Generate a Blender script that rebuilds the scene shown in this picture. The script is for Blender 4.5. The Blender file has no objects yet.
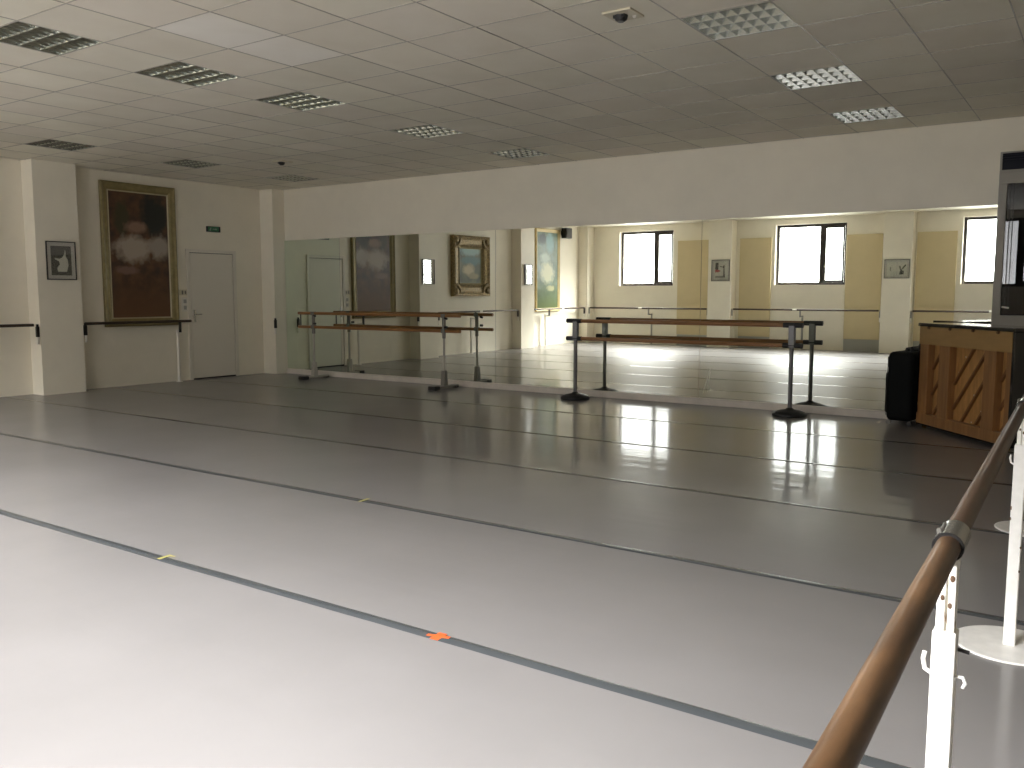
import bpy, bmesh, math, random
from mathutils import Vector, Matrix, Euler
random.seed(7)
S = bpy.context.scene
C = S.collection

# ------------------------------------------------------------------ camera
H = 1.366
YAW, PITCH, ROLL = 0.6028, 0.1021, 0.0011
cam_d = bpy.data.cameras.new('camera')
cam = bpy.data.objects.new('camera', cam_d)
C.objects.link(cam)
cam_d.sensor_width = 36.0
cam_d.lens = 868.9 * 36.0 / 1024.0
cam_d.clip_start = 0.05
f_ = Vector((-math.sin(YAW) * math.cos(PITCH), math.cos(YAW) * math.cos(PITCH), -math.sin(PITCH)))
r_ = Vector((math.cos(YAW), math.sin(YAW), 0))
u_ = r_.cross(f_)
cr, sr = math.cos(ROLL), math.sin(ROLL)
r2, u2 = cr * r_ + sr * u_, -sr * r_ + cr * u_
cam.matrix_world = Matrix(((r2.x, u2.x, -f_.x, 0), (r2.y, u2.y, -f_.y, 0), (r2.z, u2.z, -f_.z, H), (0, 0, 0, 1)))
S.camera = cam

# ------------------------------------------------------------------ world, exposure
WORLD_STRENGTH = 268.0
S.view_settings.view_transform = 'Standard'
S.view_settings.look = 'None'
S.view_settings.gamma = 1.0
S.view_settings.use_curve_mapping = False
S.view_settings.exposure = 0.0
w = bpy.data.worlds.new('overcast_sky')
S.world = w
w.use_nodes = True
nt = w.node_tree
bg = nt.nodes['Background']
tc = nt.nodes.new('ShaderNodeTexCoord')
sx = nt.nodes.new('ShaderNodeSeparateXYZ')
rp = nt.nodes.new('ShaderNodeValToRGB')
SKY = [(0.0, 0.044), (0.50, 0.042), (0.56, 0.028), (0.62, 0.048), (0.67, 0.15), (0.735, 0.54), (0.79, 0.72), (0.845, 0.70), (0.90, 0.50), (1.0, 0.4)]   # 0.5 = horizon, 1 = zenith
els_ = rp.color_ramp.elements
els_[0].position, els_[1].position = SKY[0][0], SKY[-1][0]
for k_, (p_, c_) in enumerate(SKY):
    e_ = els_[0] if k_ == 0 else (els_[len(els_) - 1] if k_ == len(SKY) - 1 else els_.new(p_))
    e_.color = (c_ * 0.985, c_ * 0.99, c_, 1)
mr = nt.nodes.new('ShaderNodeMapRange')
mr.inputs['From Min'].default_value = -1
nt.links.new(tc.outputs['Generated'], sx.inputs[0])
nt.links.new(sx.outputs['Z'], mr.inputs['Value'])
nt.links.new(mr.outputs['Result'], rp.inputs['Fac'])
nt.links.new(rp.outputs['Color'], bg.inputs['Color'])
bg.inputs['Strength'].default_value = WORLD_STRENGTH
S.cycles.max_bounces = 12
S.cycles.diffuse_bounces = 7
S.cycles.glossy_bounces = 7
S.cycles.transparent_max_bounces = 12
S.cycles.sample_clamp_indirect = 12.0
S.cycles.caustics_reflective = True
S.cycles.use_denoising = True
S.cycles.use_adaptive_sampling = False

# ------------------------------------------------------------------ room numbers
LX, RX, BY, FY, CZ = -12.16, 2.4, -0.75, 10.275, 3.15
WT = 0.22
GX, GY, T = -5.425, 3.026, 0.6
WINS = [(-11.10, -9.53), (-6.85, -5.19), (-2.76, -1.10)]
WZ0, WZ1 = 1.55, 2.99
for i, (a, b) in enumerate(WINS):        # portals: they only steer sky light through the window openings
    ld = bpy.data.lights.new('window_portal', 'AREA')
    ld.shape = 'RECTANGLE'
    ld.size, ld.size_y = b - a, WZ1 - WZ0
    ld.cycles.is_portal = True
    lo = bpy.data.objects.new('window_portal', ld)
    lo.location = ((a + b) / 2, BY - WT + 0.02, (WZ0 + WZ1) / 2)
    lo.rotation_euler = (math.radians(90), 0, 0)
    C.objects.link(lo)

# ------------------------------------------------------------------ materials
MATS = {}
def mat(name, col, rough=0.5, metal=0.0, spec=0.5, coat=0.0, coat_rough=0.1, noise=None, bump=None, col2=None):
    """noise=(scale, amount, stretch xyz) varies the colour; bump=(scale, strength, distance, stretch)"""
    if name in MATS:
        return MATS[name]
    m = bpy.data.materials.new(name)
    m.use_nodes = True
    t = m.node_tree
    b = t.nodes['Principled BSDF']
    b.inputs['Base Color'].default_value = (*col, 1)
    b.inputs['Roughness'].default_value = rough
    b.inputs['Metallic'].default_value = metal
    b.inputs['Specular IOR Level'].default_value = spec
    b.inputs['Coat Weight'].default_value = coat
    b.inputs['Coat Roughness'].default_value = coat_rough
    tcn = t.nodes.new('ShaderNodeTexCoord')
    if noise:
        sc, amt, st = noise
        mp = t.nodes.new('ShaderNodeMapping')
        mp.inputs['Scale'].default_value = st
        nz = t.nodes.new('ShaderNodeTexNoise')
        nz.inputs['Scale'].default_value = sc
        nz.inputs['Detail'].default_value = 5
        nz.inputs['Roughness'].default_value = 0.6
        rr = t.nodes.new('ShaderNodeValToRGB')
        rr.color_ramp.elements[0].position = 0.35
        rr.color_ramp.elements[1].position = 0.65
        c2 = col2 or tuple(c * (1 - amt) for c in col)
        rr.color_ramp.elements[0].color = (*c2, 1)
        rr.color_ramp.elements[1].color = (*col, 1)
        t.links.new(tcn.outputs['Object'], mp.inputs[0])
        t.links.new(mp.outputs[0], nz.inputs[0])
        t.links.new(nz.outputs[0], rr.inputs[0])
        t.links.new(rr.outputs[0], b.inputs['Base Color'])
    if bump:
        sc, stg, dist, st = bump
        mp = t.nodes.new('ShaderNodeMapping')
        mp.inputs['Scale'].default_value = st
        nz = t.nodes.new('ShaderNodeTexNoise')
        nz.inputs['Scale'].default_value = sc
        nz.inputs['Detail'].default_value = 3
        bp = t.nodes.new('ShaderNodeBump')
        bp.inputs['Strength'].default_value = stg
        bp.inputs['Distance'].default_value = dist
        t.links.new(tcn.outputs['Object'], mp.inputs[0])
        t.links.new(mp.outputs[0], nz.inputs[0])
        t.links.new(nz.outputs[0], bp.inputs['Height'])
        t.links.new(bp.outputs[0], b.inputs['Normal'])
        if coat:
            t.links.new(bp.outputs[0], b.inputs['Coat Normal'])
    MATS[name] = m
    return m

def mat_mirror(name, col):
    m = bpy.data.materials.new(name)
    m.use_nodes = True
    b = m.node_tree.nodes['Principled BSDF']
    b.inputs['Base Color'].default_value = (*col, 1)
    b.inputs['Metallic'].default_value = 1
    b.inputs['Roughness'].default_value = 0.0
    return m

def mat_glass(name, tint=(1, 1, 1), refl=1.0):
    m = bpy.data.materials.new(name)
    m.use_nodes = True
    t = m.node_tree
    t.nodes.clear()
    o = t.nodes.new('ShaderNodeOutputMaterial')
    mx = t.nodes.new('ShaderNodeMixShader')
    tr = t.nodes.new('ShaderNodeBsdfTransparent')
    tr.inputs[0].default_value = (*tint, 1)
    gl = t.nodes.new('ShaderNodeBsdfGlossy')
    gl.inputs['Roughness'].default_value = 0.0
    lw = t.nodes.new('ShaderNodeLayerWeight')      # facing = 1 - |cos|, the same from both sides of the pane
    lw.inputs[0].default_value = 0.5
    p5 = t.nodes.new('ShaderNodeMath')
    p5.operation = 'POWER'
    p5.inputs[1].default_value = 5.0
    ml = t.nodes.new('ShaderNodeMath')
    ml.operation = 'MULTIPLY_ADD'
    ml.use_clamp = True
    ml.inputs[1].default_value = 0.96
    ml.inputs[2].default_value = 0.04 * refl
    t.links.new(lw.outputs['Facing'], p5.inputs[0])
    t.links.new(p5.outputs[0], ml.inputs[0])
    t.links.new(ml.outputs[0], mx.inputs[0])
    t.links.new(tr.outputs[0], mx.inputs[1])
    t.links.new(gl.outputs[0], mx.inputs[2])
    t.links.new(mx.outputs[0], o.inputs[0])
    return m

WALLC = (0.865, 0.81, 0.685)
M_wall = mat('wall_paint', WALLC, 0.42, noise=(2.2, 0.05, (1, 1, 1)), bump=(90, 0.12, 0.002, (1, 1, 1)))
M_white = mat('white_trim', (0.80, 0.76, 0.69), 0.4)
M_curb = mat('curb_paint', (0.74, 0.68, 0.62), 0.35, noise=(6, 0.12, (1, 1, 1)))
M_door = mat('door_paint', (0.76, 0.71, 0.62), 0.38)
M_dark = mat('dark_gap', (0.02, 0.02, 0.02), 0.7)
M_tbar = mat('ceiling_bar', (0.40, 0.37, 0.325), 0.3)
M_alu = mat('louvre_aluminium', (0.50, 0.52, 0.48), 0.24, metal=1.0)
M_tube = mat('lamp_tube_off', (0.75, 0.76, 0.72), 0.15)
M_tube_end = mat('lamp_tube_cap', (0.6, 0.6, 0.58), 0.3, metal=1.0)
M_housing = mat('light_housing', (0.50, 0.51, 0.48), 0.3, metal=0.6)
M_black = mat('black_plastic', (0.012, 0.012, 0.013), 0.35)
M_blackm = mat('black_metal', (0.02, 0.018, 0.017), 0.4, metal=0.3)
M_rubber = mat('black_rubber', (0.010, 0.010, 0.011), 0.45)
M_wframe = mat('window_frame_brown', (0.028, 0.020, 0.016), 0.4)
M_glass = mat_glass('window_glass')
M_darkglass = mat_glass('hatch_glass', (0.5, 0.5, 0.5), 1.1)
M_bar_shaded = mat('shaded_barre_wood', (0.040, 0.019, 0.010), 0.35, noise=(14, 0.4, (1, 1, 1)), coat=0.3)  # varnished barre wood, its colour darkened for the shade along the walls
M_bar_wood = mat('barre_wood', (0.36, 0.165, 0.055), 0.38, noise=(9, 0.35, (0.4, 6, 6)), coat=0.25)
M_near_wood = mat('worn_barre_wood', (0.135, 0.070, 0.030), 0.40, noise=(5, 0.5, (7, 1.2, 7)), coat=0.25, coat_rough=0.25, col2=(0.060, 0.029, 0.012), bump=(160, 0.15, 0.001, (5, 1, 5)))
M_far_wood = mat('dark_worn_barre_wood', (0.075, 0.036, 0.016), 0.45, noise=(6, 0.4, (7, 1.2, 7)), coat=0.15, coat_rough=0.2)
M_steel = mat('steel', (0.55, 0.55, 0.54), 0.25, metal=1.0)
M_greytube = mat('grey_tube', (0.16, 0.16, 0.165), 0.32, metal=0.6)
M_paletube = mat('pale_grey_tube', (0.44, 0.42, 0.37), 0.35, metal=0.2)
M_clamp = mat('grey_clamp', (0.20, 0.19, 0.17), 0.4, metal=0.4)
M_whitetube = mat('white_enamel', (0.86, 0.84, 0.80), 0.35, noise=(16, 0.10, (1, 1, 1)))
M_rusty = mat('worn_white_enamel', (0.84, 0.82, 0.76), 0.4, noise=(38, 0.6, (1, 1, 0.7)), col2=(0.42, 0.30, 0.20))
MATS['worn_white_enamel'].node_tree.nodes['Color Ramp'].color_ramp.elements[0].position = 0.30
MATS['worn_white_enamel'].node_tree.nodes['Color Ramp'].color_ramp.elements[1].position = 0.42
M_rust = mat('rust', (0.10, 0.055, 0.03), 0.8)
M_panel = mat('beige_panel', (0.66, 0.55, 0.335), 0.6, noise=(3, 0.04, (1, 1, 1)))
M_panelgrey = mat('grey_panel', (0.42, 0.42, 0.38), 0.5)
M_pianowood = mat('piano_back_wood', (0.34, 0.165, 0.060), 0.5, noise=(3.5, 0.32, (6, 6, 0.6)))
M_soundboard = mat('soundboard_spruce', (0.52, 0.27, 0.085), 0.5, noise=(5, 0.3, (5, 5, 1)))
M_pianoband = mat('piano_top_band', (0.37, 0.225, 0.08), 0.5, noise=(4, 0.12, (1, 1, 4)))
M_ebony = mat('ebony_lacquer', (0.008, 0.007, 0.007), 0.12, coat=0.6, coat_rough=0.04)
M_ivory = mat('ivory', (0.75, 0.72, 0.62), 0.3)
M_brass = mat('brass', (0.7, 0.5, 0.2), 0.25, metal=1.0)
M_cloth = mat('suitcase_fabric', (0.006, 0.007, 0.007), 0.75, spec=0.15, bump=(220, 0.2, 0.001, (1, 1, 1)))
M_tape = mat('grey_blue_tape', (0.066, 0.073, 0.078), 0.22, noise=(1.5, 0.15, (1, 6, 1)))
M_yellow = mat('yellow_tape', (0.36, 0.32, 0.10), 0.5)
M_orange = mat('orange_tape', (0.62, 0.105, 0.025), 0.5)
M_cream = mat('cream_plastic', (0.66, 0.60, 0.46), 0.4)
M_exit = mat('exit_green', (0.03, 0.16, 0.075), 0.4)
M_exitmark = mat('exit_pictogram', (0.30, 0.42, 0.33), 0.4)
M_backing = mat('unlit_room_backing', (0.06, 0.056, 0.050), 0.7)
M_hatchframe = mat('grey_white_frame', (0.36, 0.34, 0.30), 0.5)
M_navy = mat('black_navy_slats', (0.008, 0.009, 0.018), 0.45, spec=0.15)

# floor: pale grey dance vinyl, a clear skin over a duller body, long waves across the rolls
def floor_material():
    m = bpy.data.materials.new('dance_vinyl')
    m.use_nodes = True
    t = m.node_tree
    b = t.nodes['Principled BSDF']
    tcn = t.nodes.new('ShaderNodeTexCoord')
    nz = t.nodes.new('ShaderNodeTexNoise')
    nz.inputs['Scale'].default_value = 1.3
    nz.inputs['Detail'].default_value = 6
    rr = t.nodes.new('ShaderNodeValToRGB')
    rr.color_ramp.elements[0].position = 0.3
    rr.color_ramp.elements[1].position = 0.7
    rr.color_ramp.elements[0].color = (0.196, 0.185, 0.181, 1)
    rr.color_ramp.elements[1].color = (0.220, 0.208, 0.204, 1)
    t.links.new(tcn.outputs['Object'], nz.inputs[0])
    t.links.new(nz.outputs[0], rr.inputs[0])
    t.links.new(rr.outputs[0], b.inputs['Base Color'])
    b.inputs['Roughness'].default_value = 0.45
    b.inputs['Diffuse Roughness'].default_value = 0.0
    b.inputs['Specular IOR Level'].default_value = 0.18
    b.inputs['Coat Weight'].default_value = 0.5
    b.inputs['Coat Roughness'].default_value = 0.085
    b.inputs['Coat IOR'].default_value = 1.5
    # waves: long in x, short in y
    def wave(scale, st, strength, dist, prev=None):
        mp = t.nodes.new('ShaderNodeMapping')
        mp.inputs['Scale'].default_value = st
        n2 = t.nodes.new('ShaderNodeTexNoise')
        n2.inputs['Scale'].default_value = scale
        n2.inputs['Detail'].default_value = 2
        bp = t.nodes.new('ShaderNodeBump')
        bp.inputs['Strength'].default_value = strength
        bp.inputs['Distance'].default_value = dist
        t.links.new(tcn.outputs['Object'], mp.inputs[0])
        t.links.new(mp.outputs[0], n2.inputs[0])
        t.links.new(n2.outputs[0], bp.inputs['Height'])
        if prev:
            t.links.new(prev.outputs[0], bp.inputs['Normal'])
        return bp
    b1 = wave(1.0, (0.45, 7.0, 1), 0.6, 0.0034)
    b2 = wave(1.0, (14, 5, 1), 0.6, 0.0013, b1)
    t.links.new(b2.outputs[0], b.inputs['Coat Normal'])
    t.links.new(b1.outputs[0], b.inputs['Normal'])
    return m
M_floor = floor_material()

def ceiling_material():
    m = bpy.data.materials.new('mineral_tiles')
    m.use_nodes = True
    t = m.node_tree
    b = t.nodes['Principled BSDF']
    at = t.nodes.new('ShaderNodeAttribute')
    at.attribute_name = 'tile_tone'
    nz = t.nodes.new('ShaderNodeTexNoise')
    nz.inputs['Scale'].default_value = 2.2
    nz.inputs['Detail'].default_value = 4
    tcn = t.nodes.new('ShaderNodeTexCoord')
    rr = t.nodes.new('ShaderNodeValToRGB')
    rr.color_ramp.elements[0].position = 0.3
    rr.color_ramp.elements[1].position = 0.7
    rr.color_ramp.elements[0].color = (0.93, 0.92, 0.90, 1)
    rr.color_ramp.elements[1].color = (1, 1, 1, 1)
    mx = t.nodes.new('ShaderNodeMix')
    mx.data_type = 'RGBA'
    mx.blend_type = 'MULTIPLY'
    mx.inputs[0].default_value = 1
    t.links.new(tcn.outputs['Object'], nz.inputs[0])
    t.links.new(nz.outputs[0], rr.inputs[0])
    t.links.new(at.outputs['Color'], mx.inputs[6])
    t.links.new(rr.outputs[0], mx.inputs[7])
    t.links.new(mx.outputs[2], b.inputs['Base Color'])
    b.inputs['Roughness'].default_value = 0.55
    b.inputs['Specular IOR Level'].default_value = 0.5
    n3 = t.nodes.new('ShaderNodeTexNoise')
    n3.inputs['Scale'].default_value = 160
    bp = t.nodes.new('ShaderNodeBump')
    bp.inputs['Strength'].default_value = 0.25
    bp.inputs['Distance'].default_value = 0.002
    t.links.new(tcn.outputs['Object'], n3.inputs[0])
    t.links.new(n3.outputs[0], bp.inputs['Height'])
    t.links.new(bp.outputs[0], b.inputs['Normal'])
    return m
M_ceil = ceiling_material()

# ------------------------------------------------------------------ mesh helpers
class MB:
    def __init__(s):
        s.v, s.f, s.m, s.sm = [], [], [], []
    def add(s, vs, fs, mi=0, smooth=False):
        n = len(s.v)
        s.v += [tuple(v) for v in vs]
        s.f += [tuple(i + n for i in f) for f in fs]
        s.m += [mi] * len(fs)
        s.sm += [smooth] * len(fs)
        return s
    def box(s, x0, x1, y0, y1, z0, z1, mi=0, M=None):
        vs = [Vector((x, y, z)) for z in (z0, z1) for y in (y0, y1) for x in (x0, x1)]
        if M: vs = [M @ v for v in vs]
        return s.add(vs, [(0, 2, 3, 1), (4, 5, 7, 6), (0, 1, 5, 4), (2, 6, 7, 3), (0, 4, 6, 2), (1, 3, 7, 5)], mi)
    def tube(s, p0, p1, r0, r1=None, n=20, mi=0, caps=True):
        r1 = r0 if r1 is None else r1
        p0, p1 = Vector(p0), Vector(p1)
        d = (p1 - p0).normalized()
        a = d.orthogonal().normalized()
        b = d.cross(a)
        vs = []
        for p, r in ((p0, r0), (p1, r1)):
            for k in range(n):
                t = 2 * math.pi * k / n
                vs.append(p + r * (math.cos(t) * a + math.sin(t) * b))
        s.add(vs, [(k, (k + 1) % n, n + (k + 1) % n, n + k) for k in range(n)], mi, True)
        if caps:
            s.add(vs[:n], [tuple(range(n - 1, -1, -1))], mi)
            s.add(vs[n:], [tuple(range(n))], mi)
        return s
    def path(s, pts, r, n=10, mi=0):
        for a, b in zip(pts[:-1], pts[1:]):
            s.tube(a, b, r, n=n, mi=mi)
        for p in pts[1:-1]:
            s.ball(p, r, 8, 6, mi)
        return s
    def ball(s, c, r, n=12, k=8, mi=0, sc=(1, 1, 1)):
        vs, fs = [], []
        c = Vector(c)
        for i in range(k + 1):
            ph = math.pi * i / k
            for j in range(n):
                th = 2 * math.pi * j / n
                vs.append(c + Vector((r * sc[0] * math.sin(ph) * math.cos(th), r * sc[1] * math.sin(ph) * math.sin(th), r * sc[2] * math.cos(ph))))
        for i in range(k):
            for j in range(n):
                fs.append((i * n + j, (i + 1) * n + j, (i + 1) * n + (j + 1) % n, i * n + (j + 1) % n))
        return s.add(vs, fs, mi, True)
    def lathe(s, c, prof, n=32, mi=0):
        """prof: (r, z) from bottom to top around a vertical axis at c"""
        vs, fs = [], []
        for r, z in prof:
            for j in range(n):
                th = 2 * math.pi * j / n
                vs.append((c[0] + r * math.cos(th), c[1] + r * math.sin(th), c[2] + z))
        for i in range(len(prof) - 1):
            for j in range(n):
                fs.append((i * n + j, i * n + (j + 1) % n, (i + 1) * n + (j + 1) % n, (i + 1) * n + j))
        s.add(vs, fs, mi, True)
        s.add(vs[:n], [tuple(range(n - 1, -1, -1))], mi)
        s.add(vs[-n:], [tuple(range(n))], mi)
        return s
    def prism(s, poly, fn, d, mi=0):
        """poly of 2-D points, fn maps (a, b, depth) to 3-D, extruded from 0 to d"""
        n = len(poly)
        vs = [fn(a, b, 0) for a, b in poly] + [fn(a, b, d) for a, b in poly]
        fs = [tuple(range(n)), tuple(range(2 * n - 1, n - 1, -1))] + [(i, n + i, n + (i + 1) % n, (i + 1) % n) for i in range(n)]
        return s.add(vs, fs, mi)
    def build(s, name, mats, parent=None, bevel=0.0, segs=2, loc=None):
        me = bpy.data.meshes.new(name)
        off = Vector(loc) if loc else Vector((0, 0, 0))
        me.from_pydata([tuple(Vector(v) - off) for v in s.v], [], s.f)
        for m in (mats if isinstance(mats, (list, tuple)) else [mats]):
            me.materials.append(m)
        me.polygons.foreach_set('material_index', s.m)
        me.polygons.foreach_set('use_smooth', s.sm)
        me.validate()
        bm = bmesh.new()
        bm.from_mesh(me)
        bmesh.ops.recalc_face_normals(bm, faces=bm.faces)
        bm.to_mesh(me)
        bm.free()
        o = bpy.data.objects.new(name, me)
        C.objects.link(o)
        if loc: o.location = loc
        if parent: o.parent = parent
        if bevel:
            b = o.modifiers.new('bevel', 'BEVEL')
            b.width = bevel
            b.segments = segs
            b.limit_method = 'ANGLE'
        return o

def tag(o, label=None, cat=None, group=None, kind=None):
    if label: o['label'] = label
    if cat: o['category'] = cat
    if group: o['group'] = group
    if kind: o['kind'] = kind
    return o

def empty(name, loc=(0, 0, 0), rz=0.0):
    o = bpy.data.objects.new(name, None)
    o.empty_display_size = 0.1
    o.location = loc
    o.rotation_euler = (0, 0, rz)
    C.objects.link(o)
    return o

def copy_tree(o, parent=None):
    c = o.copy()
    C.objects.link(c)
    if parent: c.parent = parent
    for ch in list(o.children):
        copy_tree(ch, c)
    return c

def struct(o, label, cat):
    return tag(o, label, cat, kind='structure')

# ------------------------------------------------------------------ room shell
fl = MB().box(LX - 0.3, RX + 0.3, BY - WT, FY + 0.3, -0.12, 0.0)
struct(fl.build('floor', M_floor), 'pale grey glossy dance vinyl floor laid in long rolls', 'floor')

wl = MB().box(LX - 0.2, LX, BY - WT, FY + 0.2, 0, 3.45)
struct(wl.build('wall_left', M_wall), 'off-white left wall with pillars, door and large framed pictures', 'wall')
wf = MB().box(LX - 0.2, RX + 0.2, FY, FY + 0.2, 0, 3.45)
struct(wf.build('wall_front', M_wall), 'off-white far wall above and behind the long mirror', 'wall')
wr = MB().box(RX, RX + 0.2, BY - WT, FY + 0.2, 0, 3.45)
struct(wr.build('wall_right', M_wall), 'off-white right wall outside the picture', 'wall')
wb = MB()
xs = sorted({LX - 0.2, RX + 0.2, *[v for w_ in WINS for v in w_]})
for a, b in zip(xs[:-1], xs[1:]):
    if (a, b) in WINS:
        wb.box(a, b, BY - WT, BY, 0, WZ0)
        wb.box(a, b, BY - WT, BY, WZ1, 3.45)
    else:
        wb.box(a, b, BY - WT, BY, 0, 3.45)
struct(wb.build('wall_back', M_wall), 'off-white window wall seen in the mirror', 'wall')

# pillars
def pillar(x0, x1, y0, y1, label):
    o = MB().box(x0, x1, y0, y1, 0, CZ).build('pillar', M_wall, bevel=0.004)
    return struct(o, label, 'pillar')
PF = -11.88
pillar(LX, PF, 6.05, 6.65, 'white pillar on the left wall carrying the small black picture of a dancer')
pillar(LX, PF, 2.28, 2.87, 'white pillar on the left wall second from the mirror, seen in the mirror')
pillar(LX, -11.835, 10.02, FY, 'white pillar in the far left corner beside the mirror')
pillar(LX, PF, BY, -0.38, 'white pillar in the corner of the window wall, seen in the mirror')
pillar(-8.42, -7.82, BY, -0.40, 'white pillar between the first two windows with the red and black picture')
pillar(-4.31, -3.70, BY, -0.40, 'white pillar between the last two mirrored windows with the wide picture')
pillar(-0.20, 0.40, BY, -0.40, 'white pillar of the window wall behind the camera')

# ceiling
LIGHTS_IJ = [(-2, 0), (-2, 2), (-2, 4), (-2, 7), (-2, 10), (5, 4), (5, 7), (5, 10), (-9, 4), (-9, 7), (-9, 10), (5, -5)]
cm_v, cm_f, tone = [], [], []
i0, i1 = math.floor((LX - GX) / T), math.ceil((RX - GX) / T)
j0, j1 = math.floor((BY - GY) / T), math.ceil((FY - GY) / T)
white_tiles = {(0, 1), (0, 2)}
for i in range(i0, i1):
    for j in range(j0, j1):
        if (i, j) in LIGHTS_IJ: continue
        x0, x1 = max(GX + i * T, LX), min(GX + (i + 1) * T, RX)
        y0, y1 = max(GY + j * T, BY), min(GY + (j + 1) * T, FY)
        if x1 - x0 < 0.01 or y1 - y0 < 0.01: continue
        n = len(cm_v)
        tx, ty = random.gauss(0, 0.0007), random.gauss(0, 0.0007)
        for (x, y, sx_, sy_) in ((x0, y0, -1, -1), (x0, y1, -1, 1), (x1, y1, 1, 1), (x1, y0, 1, -1)):
            cm_v.append((x, y, CZ + 0.002 + max(-0.0015, sx_ * tx + sy_ * ty)))
        cm_f.append((n, n + 1, n + 2, n + 3))
        k = random.gauss(1, 0.035)
        c = (0.84 * k, 0.80 * k * random.gauss(1, 0.008), 0.69 * k)
        if (i, j) in white_tiles: c = (0.93, 0.90, 0.83)
        tone += [(*c, 1)] * 4
n = len(cm_v)
cm_v += [(LX - .2, BY - .3, 3.45), (LX - .2, FY + .2, 3.45), (RX + .2, FY + .2, 3.45), (RX + .2, BY - .3, 3.45)]
cm_f.append((n, n + 1, n + 2, n + 3))
tone += [(0.5, 0.5, 0.5, 1)] * 4
me = bpy.data.meshes.new('ceiling')
me.from_pydata(cm_v, [], cm_f)
ca = me.color_attributes.new('tile_tone', 'FLOAT_COLOR', 'CORNER')
for k, t_ in enumerate(tone): ca.data[k].color = t_
me.materials.append(M_ceil)
ceil = bpy.data.objects.new('ceiling', me)
C.objects.link(ceil)
struct(ceil, 'suspended ceiling of square off-white mineral tiles', 'ceiling')
gb = MB()
for i in range(i0 + 1, i1):
    x = GX + i * T
    gb.box(x - 0.0042, x + 0.0042, BY, FY, CZ - 0.0008, CZ + 0.02)
for j in range(j0 + 1, j1):
    y = GY + j * T
    gb.box(LX, RX, y - 0.0042, y + 0.0042, CZ - 0.0006, CZ + 0.02)
gb.build('ceiling_grid', M_tbar, ceil)

# ------------------------------------------------------------------ ceiling lights
def make_light():
    e = empty('ceiling_light')
    a = 0.292
    h = MB()
    h.box(-a, a, -a, a, 0.085, 0.095)
    for s in (-1, 1):
        h.box(*sorted((s * a, s * (a + 0.004))), -a, a, 0.0, 0.095)
        h.box(-a, a, *sorted((s * a, s * (a + 0.004))), 0.0, 0.095)
    h.build('housing', M_housing, e)
    for k in range(4):
        y = -a + a * 2 * (k + 0.5) / 4
        MB().tube((-0.288, y, 0.062), (0.288, y, 0.062), 0.012, n=12).build('lamp_tube', M_tube, e)
    lv = MB()
    for k in range(5):                       # long V-shaped reflectors between the tubes
        y = -a + a * 2 * k / 4
        wv = 0.022
        y0, y1 = max(-a, y - wv), min(a, y + wv)
        lv.prism([(max(-a, y - 0.004), 0.002), (min(a, y + 0.004), 0.002), (y1, 0.05), (y0, 0.05)], lambda p, q, d: (-a + d, p, q), 2 * a)
    for k in range(8):                       # cross blades
        x = -a + a * 2 * k / 7
        x0, x1 = max(-a, x - 0.012), min(a, x + 0.012)
        lv.prism([(max(-a, x - 0.0015), 0.002), (min(a, x + 0.0015), 0.002), (x1, 0.042), (x0, 0.042)], lambda p, q, d: (p, -a + d, q), 2 * a)
    lv.build('louvre', M_alu, e)
    return e
LL = {(-2, 0): 'square louvred ceiling light nearest the top left corner of the photo',
      (-2, 2): 'square louvred ceiling light second from the left edge in the long row of five',
      (-2, 4): 'square louvred ceiling light in the middle of the long row of five',
      (-2, 7): 'square louvred ceiling light fourth along the long row, right of the middle one',
      (-2, 10): 'small-looking louvred ceiling light of the long row closest to the mirror wall',
      (5, 4): 'largest-looking bright louvred ceiling light at the top right',
      (5, 7): 'bright louvred ceiling light in the middle of the right-hand row of three',
      (5, 10): 'bright louvred ceiling light of the right-hand row closest to the mirror wall',
      (-9, 4): 'dull ceiling light above the pillar with the small dancer picture',
      (-9, 7): 'dull ceiling light above the large brown painting',
      (-9, 10): 'dull ceiling light beside the far left corner pillar',
      (5, -5): 'ceiling light by the windows, glimpsed at the top edge of the mirror'}
proto = None
for ij in LIGHTS_IJ:
    if proto is None:
        o = proto = make_light()
    else:
        o = copy_tree(proto)
    o.location = (GX + (ij[0] + 0.5) * T, GY + (ij[1] + 0.5) * T, CZ)
    tag(o, LL[ij], 'ceiling light', 'square louvred lights in the tiled ceiling')

# ceiling sensors
def sensor(x, y, label):
    e = empty('ceiling_sensor', (x, y, CZ))
    MB().box(-0.10, 0.10, -0.10, 0.10, -0.012, 0.001).build('mounting_plate', M_cream, e, 0.003)
    MB().lathe((-0.01, -0.01, -0.05), [(0.022, 0.0), (0.038, 0.012), (0.045, 0.038)], 20).box(-0.05, 0.03, -0.045, -0.02, -0.03, -0.012).build('sensor_head', M_black, e)
    MB().ball((0.062, 0.04, -0.012), 0.016, 10, 6).build('indicator', M_white, e)
    tag(e, label, 'sensor', 'square ceiling sensors')
sensor(-2.68, 5.14, 'cream square ceiling sensor with black centre left of the brightest light')
sensor(-9.31, 8.08, 'tiny dark ceiling sensor above the far left corner')

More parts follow.
